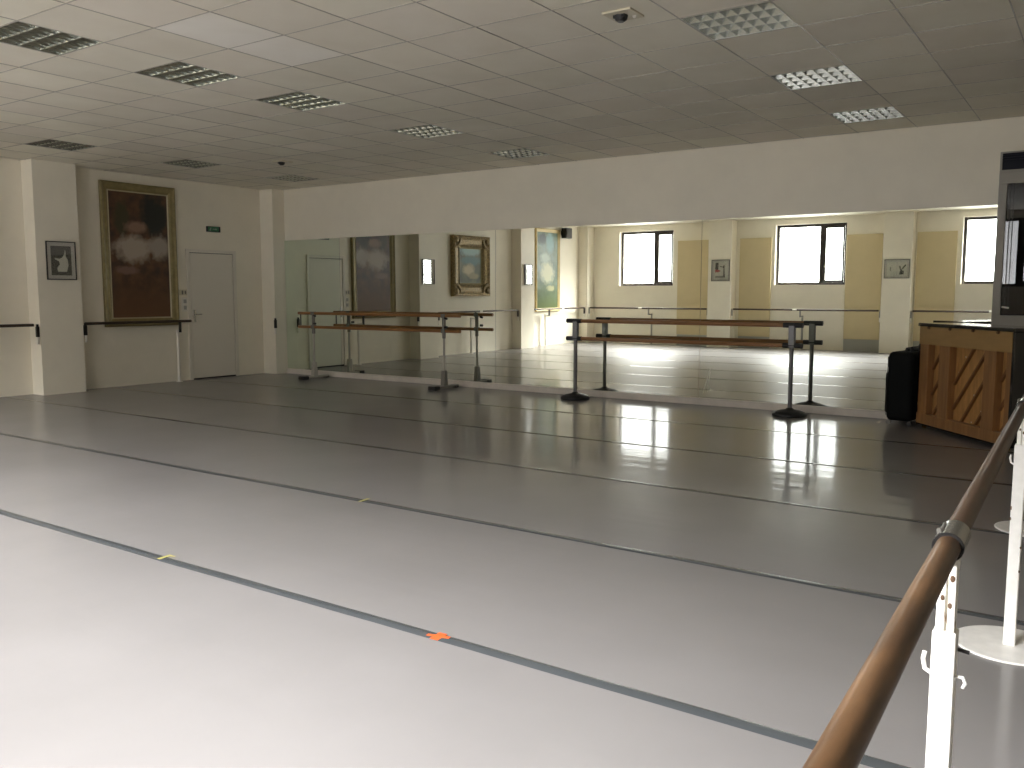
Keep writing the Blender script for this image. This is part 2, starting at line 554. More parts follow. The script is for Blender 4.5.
# ------------------------------------------------------------------ windows
def window(n, x0, x1, label, unseen=False):
    e = empty('window_%d' % n, ((x0 + x1) / 2, BY - 0.15, WZ0))
    y0, y1 = -0.03, 0.03
    hw, hh = (x1 - x0) / 2, WZ1 - WZ0
    mull = x0 + (x1 - x0) * 0.345 - (x0 + x1) / 2       # mirrored in the photo: the narrow sash is on the right there
    mull = hw - (x1 - x0) * 0.345
    fr = MB()
    t = 0.062
    fr.box(-hw, hw, y0, y1, 0, t).box(-hw, hw, y0, y1, hh - t, hh).box(-hw, -hw + t, y0, y1, t, hh - t).box(hw - t, hw, y0, y1, t, hh - t)
    fr.box(mull - 0.055, mull + 0.055, y0, y1, t, hh - t)
    fr.build('window_frame', M_wframe, e, 0.003)
    sa = MB()
    a, b = mull + 0.055, hw - t
    sa.box(a, b, y1, y1 + 0.02, t, t + 0.05).box(a, b, y1, y1 + 0.02, hh - t - 0.05, hh - t).box(a, a + 0.035, y1, y1 + 0.02, t, hh - t).box(b - 0.04, b, y1, y1 + 0.02, t, hh - t)
    s_ = sa.build('sash', M_wframe, e, 0.003)
    MB().box(a + 0.006, a + 0.026, y1 + 0.02, y1 + 0.035, 0.40, 0.47).box(a + 0.010, a + 0.022, y1 + 0.03, y1 + 0.05, 0.40, 0.415).build('window_handle', M_steel, s_)
    MB().box(-hw + t, mull - 0.055, -0.003, 0.003, t, hh - t).build('pane', M_glass, e)
    MB().box(a, b, -0.003, 0.003, t, hh - t).build('pane', M_glass, e)
    struct(e, label, 'window')
window(1, *WINS[0], 'bright dark-framed window left of the others in the mirror')
window(2, *WINS[1], 'bright dark-framed window in the middle of the mirror between beige panels')
window(3, *WINS[2], 'bright dark-framed window at the right end of the mirror')

# glazed hatch in the mirror wall (right edge of the photo)
hx0, hx1, hz0, hz1 = -1.02, 0.75, 1.05, 2.59
hw = empty('window_4', ((hx0 + hx1) / 2, FY, hz0))
def W(mb): return mb
fr = MB()
ox = (hx0 + hx1) / 2
ft = 0.075
q = (-0.105, 0.0)
fr.box(hx0 - ox, hx1 - ox, *q, 0, 0.115).box(hx0 - ox, hx1 - ox, *q, hz1 - hz0 - 0.10, hz1 - hz0)
fr.box(hx0 - ox, hx0 - ox + ft, *q, 0.115, hz1 - hz0 - 0.10).box(hx1 - ox - ft, hx1 - ox, *q, 0.115, hz1 - hz0 - 0.10)
fr.box(hx0 - ox, hx1 - ox, *q, hz1 - hz0, hz1 - hz0 + 0.035).box(hx0 - ox, hx0 - ox + 0.02, *q, hz1 - hz0 + .035, hz1 - hz0 + 0.215).box(hx0 - ox, hx1 - ox, *q, hz1 - hz0 + .20, hz1 - hz0 + 0.215)
fr.build('hatch_frame', M_hatchframe, hw, 0.004)
MB().box(hx0 - ox + ft, hx1 - ox - ft, -0.075, -0.069, 0.115, hz1 - hz0 - 0.10).build('pane', M_darkglass, hw)
MB().box(hx0 - ox + ft, hx1 - ox - ft, -0.012, -0.002, 0.115, hz1 - hz0 - 0.10).build('dark_backing', M_backing, hw)  # dark sheet added in place of the unlit room behind the glass
sb = MB()
sb.box(hx0 - ox + .02, hx1 - ox, -0.09, -0.01, hz1 - hz0 + 0.035, hz1 - hz0 + 0.20)
for k in range(3):
    z = hz1 - hz0 + 0.135 + k * 0.024
    sb.box(hx0 - ox + .02, hx1 - ox, -0.10, -0.09, z, z + 0.009)
sb.build('shutter_box', M_navy, hw)
MB().box(hx0 - ox + 0.105, hx0 - ox + 0.113, -0.084, -0.078, 0.16, hz1 - hz0 - 0.10).box(hx0 - ox + 0.135, hx0 - ox + 0.141, -0.084, -0.078, 0.2, hz1 - hz0 - 0.10).build('blind_cord', M_blackm, hw)
MB().tube((hx0 - ox + 0.085, -0.083, 0.20), (hx0 - ox + 0.15, -0.083, 0.19), 0.009, n=10).build('cord_weight', M_white, hw)
struct(hw, 'grey-white framed hatch with dark glass and black shutter box above the piano', 'window')

# ------------------------------------------------------------------ mirror panels and curb
EPS = 0.003
MZ0, MZ1 = 0.088, 2.292
edges = [-11.83, -10.50, -7.35, -4.22, hx0 - 0.005]
labels = ['narrow greenish mirror panel beside the far left corner pillar, showing the door',
          'mirror panel behind the left freestanding barre, showing the two framed pictures',
          'mirror panel showing the tall pale picture and the first window',
          'right-hand mirror panel showing two windows, ending behind the suitcase and piano']
tints = [(0.78, 0.87, 0.78), (0.88, 0.91, 0.84), (0.91, 0.93, 0.86), (0.89, 0.92, 0.85)]
for k in range(4):
    a, b = edges[k] + 0.002, edges[k + 1] - 0.002
    m_ = MB()
    ym = 10.26
    yb_, yt_ = ym - EPS * (MZ0 - 1.2), ym - EPS * (MZ1 - 1.2)
    vs = [(a, yb_, MZ0), (b, yb_, MZ0), (b, yt_, MZ1), (a, yt_, MZ1), (a, yb_ + 0.006, MZ0), (b, yb_ + 0.006, MZ0), (b, yt_ + 0.006, MZ1), (a, yt_ + 0.006, MZ1)]
    m_.add(vs, [(0, 1, 2, 3)], 0)
    m_.add(vs, [(5, 4, 7, 6), (4, 0, 3, 7), (1, 5, 6, 2), (3, 2, 6, 7), (4, 5, 1, 0)], 1)
    o = m_.build('wall_mirror', [mat_mirror('mirror_%d' % k, tints[k]), M_dark], loc=((a + b) / 2, ym, MZ0))
    tag(o, labels[k], 'mirror', 'mirror panels along the far wall')
cb = MB().box(-11.83, RX, 10.232, FY, 0, 0.084)
struct(cb.build('trim_1', M_curb, bevel=0.004), 'low pale curb running along the foot of the mirror', 'trim')
# scratches in the right-hand mirror near its lower left corner
sc_ = MB()
sc_.add([(-4.10, 10.261, 0.46), (-4.093, 10.261, 0.46), (-4.00, 10.262, 0.14), (-4.012, 10.262, 0.14)], [(0, 1, 2, 3)])
sc_ = MB().box(-0.003, 0.003, -0.0006, 0, -0.17, 0.17, M=Matrix.Rotation(0.28, 4, 'Y')).box(-0.0025, 0.0025, -0.0006, 0, -0.15, 0.10, M=Matrix.Translation((0.035, 0, 0.02)) @ Matrix.Rotation(0.10, 4, 'Y'))
o = sc_.build('mirror_scratch', mat('scratch', (0.75, 0.75, 0.68), 0.5))
o.location = (-4.12, 10.2600, 0.30)
tag(o, 'pale scratch marks low on the mirror right of the panel seam', 'scratch')

# ------------------------------------------------------------------ door, plates, exit sign
d = empty('door_1', (LX, 9.0, 0))
dk = MB().box(-0.02, 0.004, -0.425, 0.425, 0, 2.04)
dk.build('door_gap', M_dark, d)
MB().box(0.0, 0.018, -0.408, 0.408, 0.022, 2.028).build('door_leaf', M_door, d, 0.004)
ff = MB()
ff.box(0, 0.028, -0.475, -0.418, 0, 2.09).box(0, 0.028, 0.418, 0.475, 0, 2.09).box(0, 0.028, -0.418, 0.418, 2.036, 2.09)
ff.build('door_frame', M_door, d, 0.004)
hd = MB().box(0.018, 0.024, -0.375, -0.335, 0.93, 1.12).tube((0.02, -0.355, 1.05), (0.06, -0.355, 1.05), 0.009, n=10).tube((0.06, -0.36, 1.05), (0.06, -0.25, 1.05), 0.008, n=10)
hd.build('door_handle', M_steel, d)
struct(d, 'plain off-white door in the left wall beside the brown painting', 'door')

sg = empty('exit_sign', (LX, 9.05, 2.425))
MB().box(0, 0.04, -0.125, 0.125, -0.045, 0.045).build('sign_housing', M_black, sg, 0.004)
MB().box(0.04, 0.043, -0.115, 0.09, -0.036, 0.036).build('sign_face', M_exit, sg)
pg = MB()
pg.box(0.043, 0.044, -0.075, -0.055, 0.002, 0.02).box(0.043, 0.044, -0.088, -0.06, -0.014, 0.002).box(0.043, 0.044, -0.075, -0.066, -0.03, -0.014).box(0.043, 0.044, -0.10, -0.088, -0.024, -0.014)
pg.box(0.043, 0.044, -0.03, 0.03, -0.005, 0.005).prism([(0.03, -0.016), (0.055, 0), (0.03, 0.016)], lambda p, q, dd: (0.043 + dd, p, q), 0.001)
pg.build('sign_pictogram', M_exitmark, sg)
tag(sg, 'small green emergency exit sign on the wall above the door', 'sign')

def plate(name, y, z0, z1, hw_, label, cat, inner):
    e = empty(name, (LX, y, z0))
    MB().box(0, 0.016, -hw_, hw_, 0, z1 - z0).build('cover', M_cream if inner else M_white, e, 0.003)
    if inner:
        MB().box(0.016, 0.022, -hw_ * 0.4, hw_ * 0.0, 0.015, z1 - z0 - 0.015).build('rocker', M_clamp, e)
        MB().box(0.016, 0.022, hw_ * .35, hw_ * .7, 0.02, z1 - z0 - 0.02).build('rocker', M_clamp, e)
    else:
        for zz in (0.03, 0.13):
            MB().box(0.016, 0.024, -hw_ * 0.45, hw_ * 0.45, zz, zz + 0.06).build('rocker', M_panelgrey, e)
    tag(e, label, cat)
plate('light_switch', 8.45, 1.355, 1.445, 0.07, 'small cream double switch between the brown painting and the door', 'switch', True)
plate('switch_panel', 8.475, 1.10, 1.32, 0.055, 'tall pale switch panel below the cream switch beside the door', 'switch', False)

# ------------------------------------------------------------------ pictures
def frame_ring(mb, hw_, hh_, wd, dep, mi=0, back=0.0):
    """a mitred frame in the x-z plane, front towards -y"""
    prof = [(0.0, 0.0), (0.0, dep * 0.8), (wd * 0.18, dep), (wd * 0.42, dep * 0.72), (wd * 0.75, dep * 0.62), (wd, dep * 0.30), (wd, 0.0)]
    corners = [(-1, -1), (1, -1), (1, 1), (-1, 1)]
    vs = []
    for cx, cz in corners:
        for i_, d_ in prof:
            vs.append((cx * (hw_ - i_), -d_ - back, cz * (hh_ - i_)))
    n = len(prof)
    fs = []
    for k in range(4):
        k2 = (k + 1) % 4
        for i_ in range(n):
            j_ = (i_ + 1) % n
            fs.append((k * n + i_, k2 * n + i_, k2 * n + j_, k * n + j_))
    mb.add(vs, fs, mi)
    return mb

def art_material(name, stops, scale, blobs, stretch=(1, 1, 1), rough=0.35, vertical=None):
    """plain painted canvas: cloudy tones plus soft round patches (x, z, rx, rz, colour) in picture metres"""
    m = bpy.data.materials.new(name)
    m.use_nodes = True
    t = m.node_tree
    b = t.nodes['Principled BSDF']
    b.inputs['Roughness'].default_value = rough
    tcn = t.nodes.new('ShaderNodeTexCoord')
    mp = t.nodes.new('ShaderNodeMapping')
    mp.inputs['Scale'].default_value = stretch
    nz = t.nodes.new('ShaderNodeTexNoise')
    nz.inputs['Scale'].default_value = scale
    nz.inputs['Detail'].default_value = 6
    rr = t.nodes.new('ShaderNodeValToRGB')
    els = rr.color_ramp.elements
    els[0].position, els[0].color = stops[0][0], (*stops[0][1], 1)
    els[1].position, els[1].color = stops[-1][0], (*stops[-1][1], 1)
    for p, c in stops[1:-1]:
        e_ = els.new(p)
        e_.color = (*c, 1)
    t.links.new(tcn.outputs['Object'], mp.inputs[0])
    t.links.new(mp.outputs[0], nz.inputs[0])
    t.links.new(nz.outputs[0], rr.inputs[0])
    last = rr.outputs[0]
    n4 = t.nodes.new('ShaderNodeTexNoise')
    n4.inputs['Scale'].default_value = 9
    t.links.new(tcn.outputs['Object'], n4.inputs[0])
    if vertical:
        z0, z1, col = vertical
        sp = t.nodes.new('ShaderNodeSeparateXYZ')
        t.links.new(tcn.outputs['Object'], sp.inputs[0])
        m1 = t.nodes.new('ShaderNodeMapRange')
        m1.inputs['From Min'].default_value = z0
        m1.inputs['From Max'].default_value = z1
        t.links.new(sp.outputs['Z'], m1.inputs['Value'])
        mx = t.nodes.new('ShaderNodeMix')
        mx.data_type = 'RGBA'
        t.links.new(m1.outputs[0], mx.inputs[0])
        t.links.new(last, mx.inputs[6])
        mx.inputs[7].default_value = (*col, 1)
        last = mx.outputs[2]
    for (bx, bz, rx, rz, col) in blobs:
        v = t.nodes.new('ShaderNodeMapping')
        v.inputs['Location'].default_value = (-bx / rx, 0, -bz / rz)
        v.inputs['Scale'].default_value = (1 / rx, 0.0, 1 / rz)
        t.links.new(tcn.outputs['Object'], v.inputs[0])
        ad = t.nodes.new('ShaderNodeVectorMath')
        ad.operation = 'LENGTH'
        t.links.new(v.outputs[0], ad.inputs[0])
        wob = t.nodes.new('ShaderNodeMath')
        wob.operation = 'MULTIPLY_ADD'
        wob.inputs[1].default_value = 0.9
        t.links.new(n4.outputs[0], wob.inputs[0])
        t.links.new(ad.outputs['Value'], wob.inputs[2])
        m1 = t.nodes.new('ShaderNodeMapRange')
        m1.inputs['From Min'].default_value = 1.05
        m1.inputs['From Max'].default_value = 1.55
        m1.inputs['To Min'].default_value = 1
        m1.inputs['To Max'].default_value = 0
        t.links.new(wob.outputs[0], m1.inputs['Value'])
        mx = t.nodes.new('ShaderNodeMix')
        mx.data_type = 'RGBA'
        t.links.new(m1.outputs[0], mx.inputs[0])
        t.links.new(last, mx.inputs[6])
        mx.inputs[7].default_value = (*col, 1)
        last = mx.outputs[2]
    t.links.new(last, b.inputs['Base Color'])
    return m

PIC_A, PIC_B = math.radians(-2.2), math.radians(-4.0)      # the two pictures hang a little askew on their pillars
RZ_LEFT = math.radians(90)      # picture hung on the left wall: local -y looks to +x
RZ_BACK = math.radians(180)     # picture hung on the window wall: local -y looks to +y

# the big brown canvas: a plain generic stand-in, warm brown ground with two pale patches
def big_picture(name, loc, rz, w_, h_, fw, fdep, m_frame, m_inner, m_art, label, tilt=0.0, cat='painting'):
    e = empty(name, loc, rz)
    e.rotation_euler = (tilt, 0, rz)
    fo = frame_ring(MB(), w_ / 2, h_ / 2, fw, fdep).build('picture_frame', m_frame, e)
    if m_inner:
        frame_ring(MB(), w_ / 2 - fw, h_ / 2 - fw, fw * 0.22, fdep * 0.5).build('frame_lining', m_inner, fo)
    MB().box(-w_ / 2 + fw * .9, w_ / 2 - fw * .9, -fdep * 0.28, 0, -h_ / 2 + fw * .9, h_ / 2 - fw * .9).build('canvas', m_art, e)
    tag(e, label, cat)
    return e
M_olive = mat('olive_gold_frame', (0.30, 0.24, 0.105), 0.35, noise=(12, 0.25, (1, 1, 1)), metal=0.2)
M_lining = mat('cream_lining', (0.52, 0.45, 0.29), 0.4)
M_palegold = mat('pale_gold_frame', (0.60, 0.47, 0.22), 0.4, noise=(10, 0.15, (1, 1, 1)), metal=0.15)
M_gilt = mat('antique_gilt', (0.33, 0.24, 0.11), 0.35, noise=(26, 0.6, (1, 1, 1)), metal=0.45, bump=(30, 0.8, 0.012, (1, 1, 1)))
A_brown = art_material('brown_canvas', [(0.3, (0.035, 0.018, 0.012)), (0.5, (0.085, 0.038, 0.018)), (0.7, (0.16, 0.075, 0.03))], 5,
    [(0.26, 0.60, 0.26, 0.34, (0.012, 0.014, 0.010)), (-0.28, 0.55, 0.14, 0.30, (0.055, 0.045, 0.018)),
     (-0.10, 0.10, 0.34, 0.22, (0.40, 0.33, 0.26)), (0.32, 0.14, 0.20, 0.20, (0.33, 0.28, 0.23)),
     (-0.06, 0.42, 0.20, 0.10, (0.26, 0.15, 0.10)), (-0.22, -0.22, 0.20, 0.07, (0.20, 0.11, 0.08))],
    vertical=(-0.25, -0.85, (0.125, 0.055, 0.020)))
big_picture('painting', (LX + 0.005, 7.735, 1.95), RZ_LEFT, 1.22, 2.12, 0.115, 0.055, M_olive, M_lining, A_brown,
            'tall brown painting in an olive gold frame on the left wall near the door')
A_green = art_material('green_canvas', [(0.3, (0.07, 0.13, 0.10)), (0.5, (0.16, 0.22, 0.15)), (0.7, (0.20, 0.30, 0.28))], 4,
    [(0.25, 0.80, 0.22, 0.18, (0.035, 0.06, 0.06)), (-0.12, 0.70, 0.2, 0.3, (0.20, 0.36, 0.36)), (0.0, -0.06, 0.34, 0.30, (0.55, 0.56, 0.36)),
     (0.10, 0.32, 0.26, 0.14, (0.36, 0.44, 0.36)), (-0.14, -0.46, 0.20, 0.08, (0.46, 0.46, 0.26))],
    vertical=(-0.2, -0.9, (0.10, 0.135, 0.05)))
big_picture('painting', (LX + 0.005, 1.25, 1.95), RZ_LEFT, 1.16, 2.12, 0.09, 0.045, M_palegold, None, A_green,
            'tall pale green painting in a light gold frame, seen in the mirror')
A_orn = art_material('teal_canvas', [(0.3, (0.045, 0.065, 0.05)), (0.5, (0.10, 0.115, 0.075)), (0.7, (0.17, 0.16, 0.10))], 4,
    [(0.0, 0.33, 0.42, 0.12, (0.28, 0.42, 0.42)), (-0.05, 0.12, 0.42, 0.12, (0.08, 0.17, 0.17)), (0.06, -0.08, 0.22, 0.15, (0.50, 0.42, 0.26)), (-0.12, -0.22, 0.20, 0.08, (0.30, 0.27, 0.15))])
pic = big_picture('painting', (LX + 0.005, 4.58, 1.985), RZ_LEFT, 1.38, 1.36, 0.25, 0.11, M_gilt, M_olive, A_orn,
            'painting in a wide dark gilt ornate frame, seen in the mirror')
for sx_ in (-1, 1):
    for sz_ in (-1, 1):
        orn = MB()
        for k in range(7):
            a_ = k / 6 * math.pi / 2
            orn.ball((sx_ * (0.60 - 0.17 * math.sin(a_)), -0.085, sz_ * (0.59 - 0.17 * math.cos(a_))), 0.042, 8, 6, sc=(1, .5, 1))
        orn.ball((sx_ * 0.58, -0.09, sz_ * 0.57), 0.075, 10, 8, sc=(1, .5, 1))
        orn.build('corner_ornament', M_gilt, pic)

M_mat_white = mat('picture_mount', (0.50, 0.49, 0.45), 0.5)
M_photo_black = mat('photo_black', (0.018, 0.020, 0.018), 0.3)
M_photo_white = mat('photo_white', (0.60, 0.60, 0.52), 0.4)
M_photo_red = mat('photo_red', (0.45, 0.06, 0.07), 0.4)
M_photo_grey = mat('photo_grey', (0.22, 0.23, 0.21), 0.4)
M_thinframe = mat('thin_black_frame', (0.015, 0.015, 0.014), 0.3)
M_greyframe = mat('thin_grey_frame', (0.10, 0.11, 0.095), 0.35)
M_picglass = mat_glass('picture_glass', (1, 1, 1), 3.0)
def small_picture(loc, rz, w_, h_, m_frame, label, draw, mount=0.055, group=None):
    e = empty('framed_picture', loc, rz)
    t = 0.012
    fr_ = MB()
    fr_.box(-w_/2, w_/2, -0.02, 0, -h_/2, -h_/2 + t).box(-w_/2, w_/2, -0.02, 0, h_/2 - t, h_/2).box(-w_/2, -w_/2 + t, -0.02, 0, -h_/2 + t, h_/2 - t).box(w_/2 - t, w_/2, -0.02, 0, -h_/2 + t, h_/2 - t)
    fr_.build('picture_frame', m_frame, e)
    MB().box(-w_/2 + t, w_/2 - t, -0.008, 0, -h_/2 + t, h_/2 - t).build('mount', M_mat_white, e)
    draw(e, w_/2 - mount, h_/2 - mount)
    MB().box(-w_/2 + t, w_/2 - t, -0.0155, -0.0145, -h_/2 + t, h_/2 - t).build('picture_glass', M_picglass, e)
    tag(e, label, 'picture', group)
    return e
def flat(poly, y, name, m_, e):
    MB().prism(poly, lambda p, q_, dd: (p, y - dd, q_), 0.0008).build(name, m_, e)
def draw_white(e, a, b):
    flat([(-a, -b), (a, -b), (a, b), (-a, b)], -0.008, 'photograph', M_photo_black, e)
    flat([(-0.05, -0.15), (0.07, -0.15), (0.095, -0.06), (0.085, 0.02), (0.06, 0.06), (0.065, 0.12), (0.055, 0.15), (0.045, 0.10), (0.02, 0.05), (-0.02, 0.025), (-0.085, 0.035), (-0.09, 0.02), (-0.03, -0.01), (-0.02, -0.05), (-0.06, -0.10)], -0.0095, 'dancer_figure', M_photo_white, e)
small_picture((PF + 0.009, 6.375, 1.825), RZ_LEFT, 0.40, 0.52, M_thinframe, 'small black-framed photo of a white-clad dancer on the left pillar', draw_white, 0.062).rotation_euler.z += PIC_A
def draw_mir(e, a, b):
    flat([(-a, -b), (a, -b), (a, b), (-a, b)], -0.008, 'photograph', M_photo_grey, e)
small_picture((PF + 0.009, 2.575, 1.815), RZ_LEFT, 0.38, 0.50, M_thinframe, 'small dark-framed picture on the pillar beside the pale painting, reflecting window light', draw_mir, 0.05).rotation_euler.z += PIC_B
def draw_red(e, a, b):
    flat([(-a, -b), (a, -b), (a, b), (-a, b)], -0.008, 'photograph', M_photo_white, e)
    flat([(0.14, 0.0), (0.06, 0.0), (0.055, 0.19), (0.13, 0.19)], -0.0095, 'dark_shape', M_photo_black, e)
    flat([(0.14, -0.05), (0.05, -0.04), (-0.01, -0.01), (0.05, 0.015), (0.14, 0.02)], -0.0100, 'red_shape', M_photo_red, e)
    flat([(-0.115, -0.16), (-0.07, -0.16), (-0.075, 0.06), (-0.03, 0.10), (0.02, 0.11), (0.02, 0.09), (-0.04, 0.075), (-0.08, 0.12), (-0.105, 0.13), (-0.10, 0.06)], -0.0096, 'dancer_figure', M_photo_black, e)
    flat([(-0.12, -0.18), (0.14, -0.18), (0.14, -0.14), (-0.12, -0.13)], -0.0092, 'ground_shape', M_photo_grey, e)
small_picture((-8.09, -0.40, 1.915), RZ_BACK, 0.47, 0.53, M_greyframe, 'framed red, black and white picture on the mirrored pillar between windows', draw_red, 0.05)
def draw_wide(e, a, b):
    flat([(a, -b), (0.01, -b), (0.01, b), (a, b)], -0.008, 'photograph', M_photo_white, e)
    flat([(-0.01, -b), (-a, -b), (-a, b), (-0.01, b)], -0.008, 'photograph', M_photo_white, e)
    flat([(0.14, -0.05), (0.12, -0.05), (0.125, 0.0), (0.11, 0.02), (0.13, 0.05), (0.15, 0.02)], -0.0095, 'dark_shape', M_photo_grey, e)
    flat([(-0.05, -0.125), (-0.14, -0.125), (-0.15, -0.05), (-0.11, -0.035), (-0.12, 0.04), (-0.18, 0.10), (-0.19, 0.07), (-0.14, 0.01), (-0.09, -0.02), (-0.07, 0.07), (-0.04, 0.06), (-0.07, -0.03)], -0.0095, 'dancer_figure', M_photo_black, e)
small_picture((-4.0, -0.40, 1.89), RZ_BACK, 0.53, 0.42, M_greyframe, 'wide framed picture with two small scenes on the right mirrored pillar', draw_wide, 0.05)

# ------------------------------------------------------------------ beige panels on the window wall
PL = [(-9.38, -8.54, 'beige wall panel between the first window and the pillar with the red picture'),
      (-7.72, -6.93, 'beige wall panel just left of the middle window in the mirror'),
      (-5.17, -4.38, 'beige wall panel just right of the middle window, grey strip showing below it'),
      (-3.66, -2.86, 'beige wall panel just left of the last window in the mirror')]
for x0, x1, lab in PL:
    e = empty('wall_panel', ((x0 + x1) / 2, BY, 0.0))
    h_ = (x1 - x0) / 2
    MB().box(-h_, h_, 0, 0.05, 0.28, 2.70).build('board', M_panel, e, 0.004)
    MB().box(-h_, h_, 0, 0.02, 0.0, 0.28).build('lower_strip', M_panelgrey, e)
    tag(e, lab, 'panel', 'tall beige panels on the window wall')

# speaker on the left wall
sp = empty('wall_speaker', (LX, 0.50, 2.80))
sp.rotation_euler = (0, 0, 0)
MB().box(0.07, 0.22, -0.15, 0.15, 0.0, 0.27).build('cabinet', M_black, sp, 0.012)
MB().box(0.22, 0.228, -0.135, 0.135, 0.02, 0.25).build('grille', M_blackm, sp, 0.004)
MB().box(0.0, 0.03, -0.05, 0.05, 0.08, 0.2).tube((0.02, 0, 0.14), (0.08, 0, 0.14), 0.02, n=12).build('bracket', M_blackm, sp)
tag(sp, 'black speaker high on the left wall beside the pale painting, seen in the mirror', 'speaker')
so = empty('wall_socket', (-11.55, BY, 0.42))
MB().box(-0.045, 0.045, 0, 0.012, -0.045, 0.045).build('cover', M_cream, so, 0.003)
MB().lathe((0, 0, 0), [(0.022, 0), (0.022, 0.004)], 16).build('outlet', M_clamp, so)
so.children[1].rotation_euler = (math.radians(-90), 0, 0)
so.children[1].location = (0, 0.012, 0)
tag(so, 'small socket low on the window wall near its left corner in the mirror', 'socket')

# ------------------------------------------------------------------ wall barres
def bracket(e, p, dirv, name='bracket', m_=None):
    """p: rail point; dirv: unit vector from rail to the wall or pillar it is fixed to (length given)"""
    p = Vector(p)
    d_ = Vector(dirv)
    mb = MB()
    M_ = Matrix.Translation(p)
    mb.box(-0.018, 0.018, -0.018, 0.018, -0.16, -0.02, 0, M_)                     # dark sleeve
    mb.box(-0.012, 0.012, -0.012, 0.012, -0.02, 0.012, 0, M_)
    b_ = mb.build(name, m_ or M_blackm, e)
    w_ = MB()
    q0 = p + Vector((0, 0, -0.19))
    w_.box(-0.014, 0.014, -0.014, 0.014, -0.26, -0.16, 0, M_)
    w_.tube(q0, q0 + d_, 0.012, n=10)
    w_.tube(p + Vector((0, 0, -0.25)), p + Vector((0, 0, -0.25)) + d_, 0.010, n=10)
    w_.build('bracket_arm', M_white, b_)
def wall_barre(p0, p1, ends, joints, posts, wall_dir, label, m_rail=M_bar_shaded, m_br=None, m_post=None):
    e = empty('wall_barre', ((p0[0] + p1[0]) / 2, (p0[1] + p1[1]) / 2, 0))
    L_ = Vector((e.location.x, e.location.y, 0))
    a, b = Vector(p0) - L_, Vector(p1) - L_
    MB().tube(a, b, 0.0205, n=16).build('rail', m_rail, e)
    for p, dv in ends:
        bracket(e, Vector(p) - L_, dv, m_=m_br)
    for p in joints:
        q_ = Vector(p) - L_
        t_ = (b - a).normalized()
        MB().tube(q_ - 0.05 * t_, q_ + 0.05 * t_, 0.025, n=16).build('joint_sleeve', M_white, e)
    for p in posts:
        q_ = Vector(p) - L_
        wd = Vector(wall_dir)
        MB().box(-0.015, 0.015, -0.015, 0.015, -0.17, 0.0, 0, Matrix.Translation(q_ + Vector((0, 0, -0.005)))).build('bracket', m_br or M_blackm, e)
        k = q_ + wd
        pm = MB().tube((k.x, k.y, 0), (k.x, k.y, q_.z - 0.14), 0.023, n=12).tube((q_.x, q_.y, q_.z - 0.16), (k.x, k.y, q_.z - 0.16), 0.014, n=10)
        pm.lathe((k.x, k.y, 0), [(0.05, 0), (0.05, 0.006), (0.02, 0.008)], 16)
        pm.build('post', m_post or M_white, e)
    tag(e, label, 'barre', 'dark rails fixed along the walls')
    return e
M_palegrey = mat('pale_grey_steel', (0.33, 0.33, 0.30), 0.45, metal=0.2)
ZB = 0.955
XB = -11.955
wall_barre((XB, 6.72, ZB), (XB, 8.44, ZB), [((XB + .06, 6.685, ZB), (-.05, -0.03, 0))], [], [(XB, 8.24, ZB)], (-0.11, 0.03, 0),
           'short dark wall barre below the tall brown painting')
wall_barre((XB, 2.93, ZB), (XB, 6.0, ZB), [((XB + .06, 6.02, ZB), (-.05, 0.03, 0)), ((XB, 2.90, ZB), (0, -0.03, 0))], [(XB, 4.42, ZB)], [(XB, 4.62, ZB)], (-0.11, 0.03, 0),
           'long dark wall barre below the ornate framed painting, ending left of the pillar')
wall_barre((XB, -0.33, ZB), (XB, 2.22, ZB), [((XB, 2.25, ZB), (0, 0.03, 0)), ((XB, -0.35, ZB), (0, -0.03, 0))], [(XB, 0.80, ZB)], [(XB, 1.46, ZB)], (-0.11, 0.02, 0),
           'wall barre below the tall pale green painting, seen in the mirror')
YB = -0.47
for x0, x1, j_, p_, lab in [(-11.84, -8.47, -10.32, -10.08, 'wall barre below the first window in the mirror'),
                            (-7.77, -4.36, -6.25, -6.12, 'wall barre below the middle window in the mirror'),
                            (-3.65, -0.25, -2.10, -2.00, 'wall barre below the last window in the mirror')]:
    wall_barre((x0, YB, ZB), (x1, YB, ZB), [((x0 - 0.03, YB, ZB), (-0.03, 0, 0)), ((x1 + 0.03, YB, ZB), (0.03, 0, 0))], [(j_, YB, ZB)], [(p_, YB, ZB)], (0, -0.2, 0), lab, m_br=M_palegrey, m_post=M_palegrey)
# loose bracket on the corner pillar
e = empty('barre_bracket', (-11.815, 10.005, 0.955))
bracket(e, (0, 0, 0), (-0.03, 0, 0))
tag(e, 'lone dark barre bracket on the far left corner pillar', 'bracket')

# ------------------------------------------------------------------ freestanding double barres
# right one: round dome bases
e = empty('portable_barre', (-4.33, 9.86, 0))
def rel(x): return x + 4.33
for z in (1.03, 0.80):
    r_o = MB().tube((rel(-5.86), 0, z), (rel(-2.88), 0, z), 0.0240, n=18).build('rail', M_bar_wood, e)
    for s_, x in ((-1, rel(-5.905)), (1, rel(-2.835))):
        MB().tube((x, 0, z), (x - s_ * 0.22, 0, z), 0.0290, n=18).build('grip_sleeve', M_rubber, r_o)
for x in (rel(-5.775), rel(-2.955)):
    p_ = MB().tube((x, 0, 0.05), (x, 0, 0.80), 0.0245, n=18).build('post', M_greytube, e)
    MB().box(x - 0.036, x + 0.036, -0.028, 0.028, 0.775, 1.045).build('clamp_plate', M_greytube, p_, 0.008)
    MB().lathe((x, 0, 0), [(0.185, 0.0), (0.192, 0.018), (0.178, 0.042), (0.12, 0.064), (0.05, 0.078), (0.03, 0.095)], 36).build('base', M_rubber, e)
tag(e, 'freestanding double barre with round black bases in front of the mirror', 'barre')
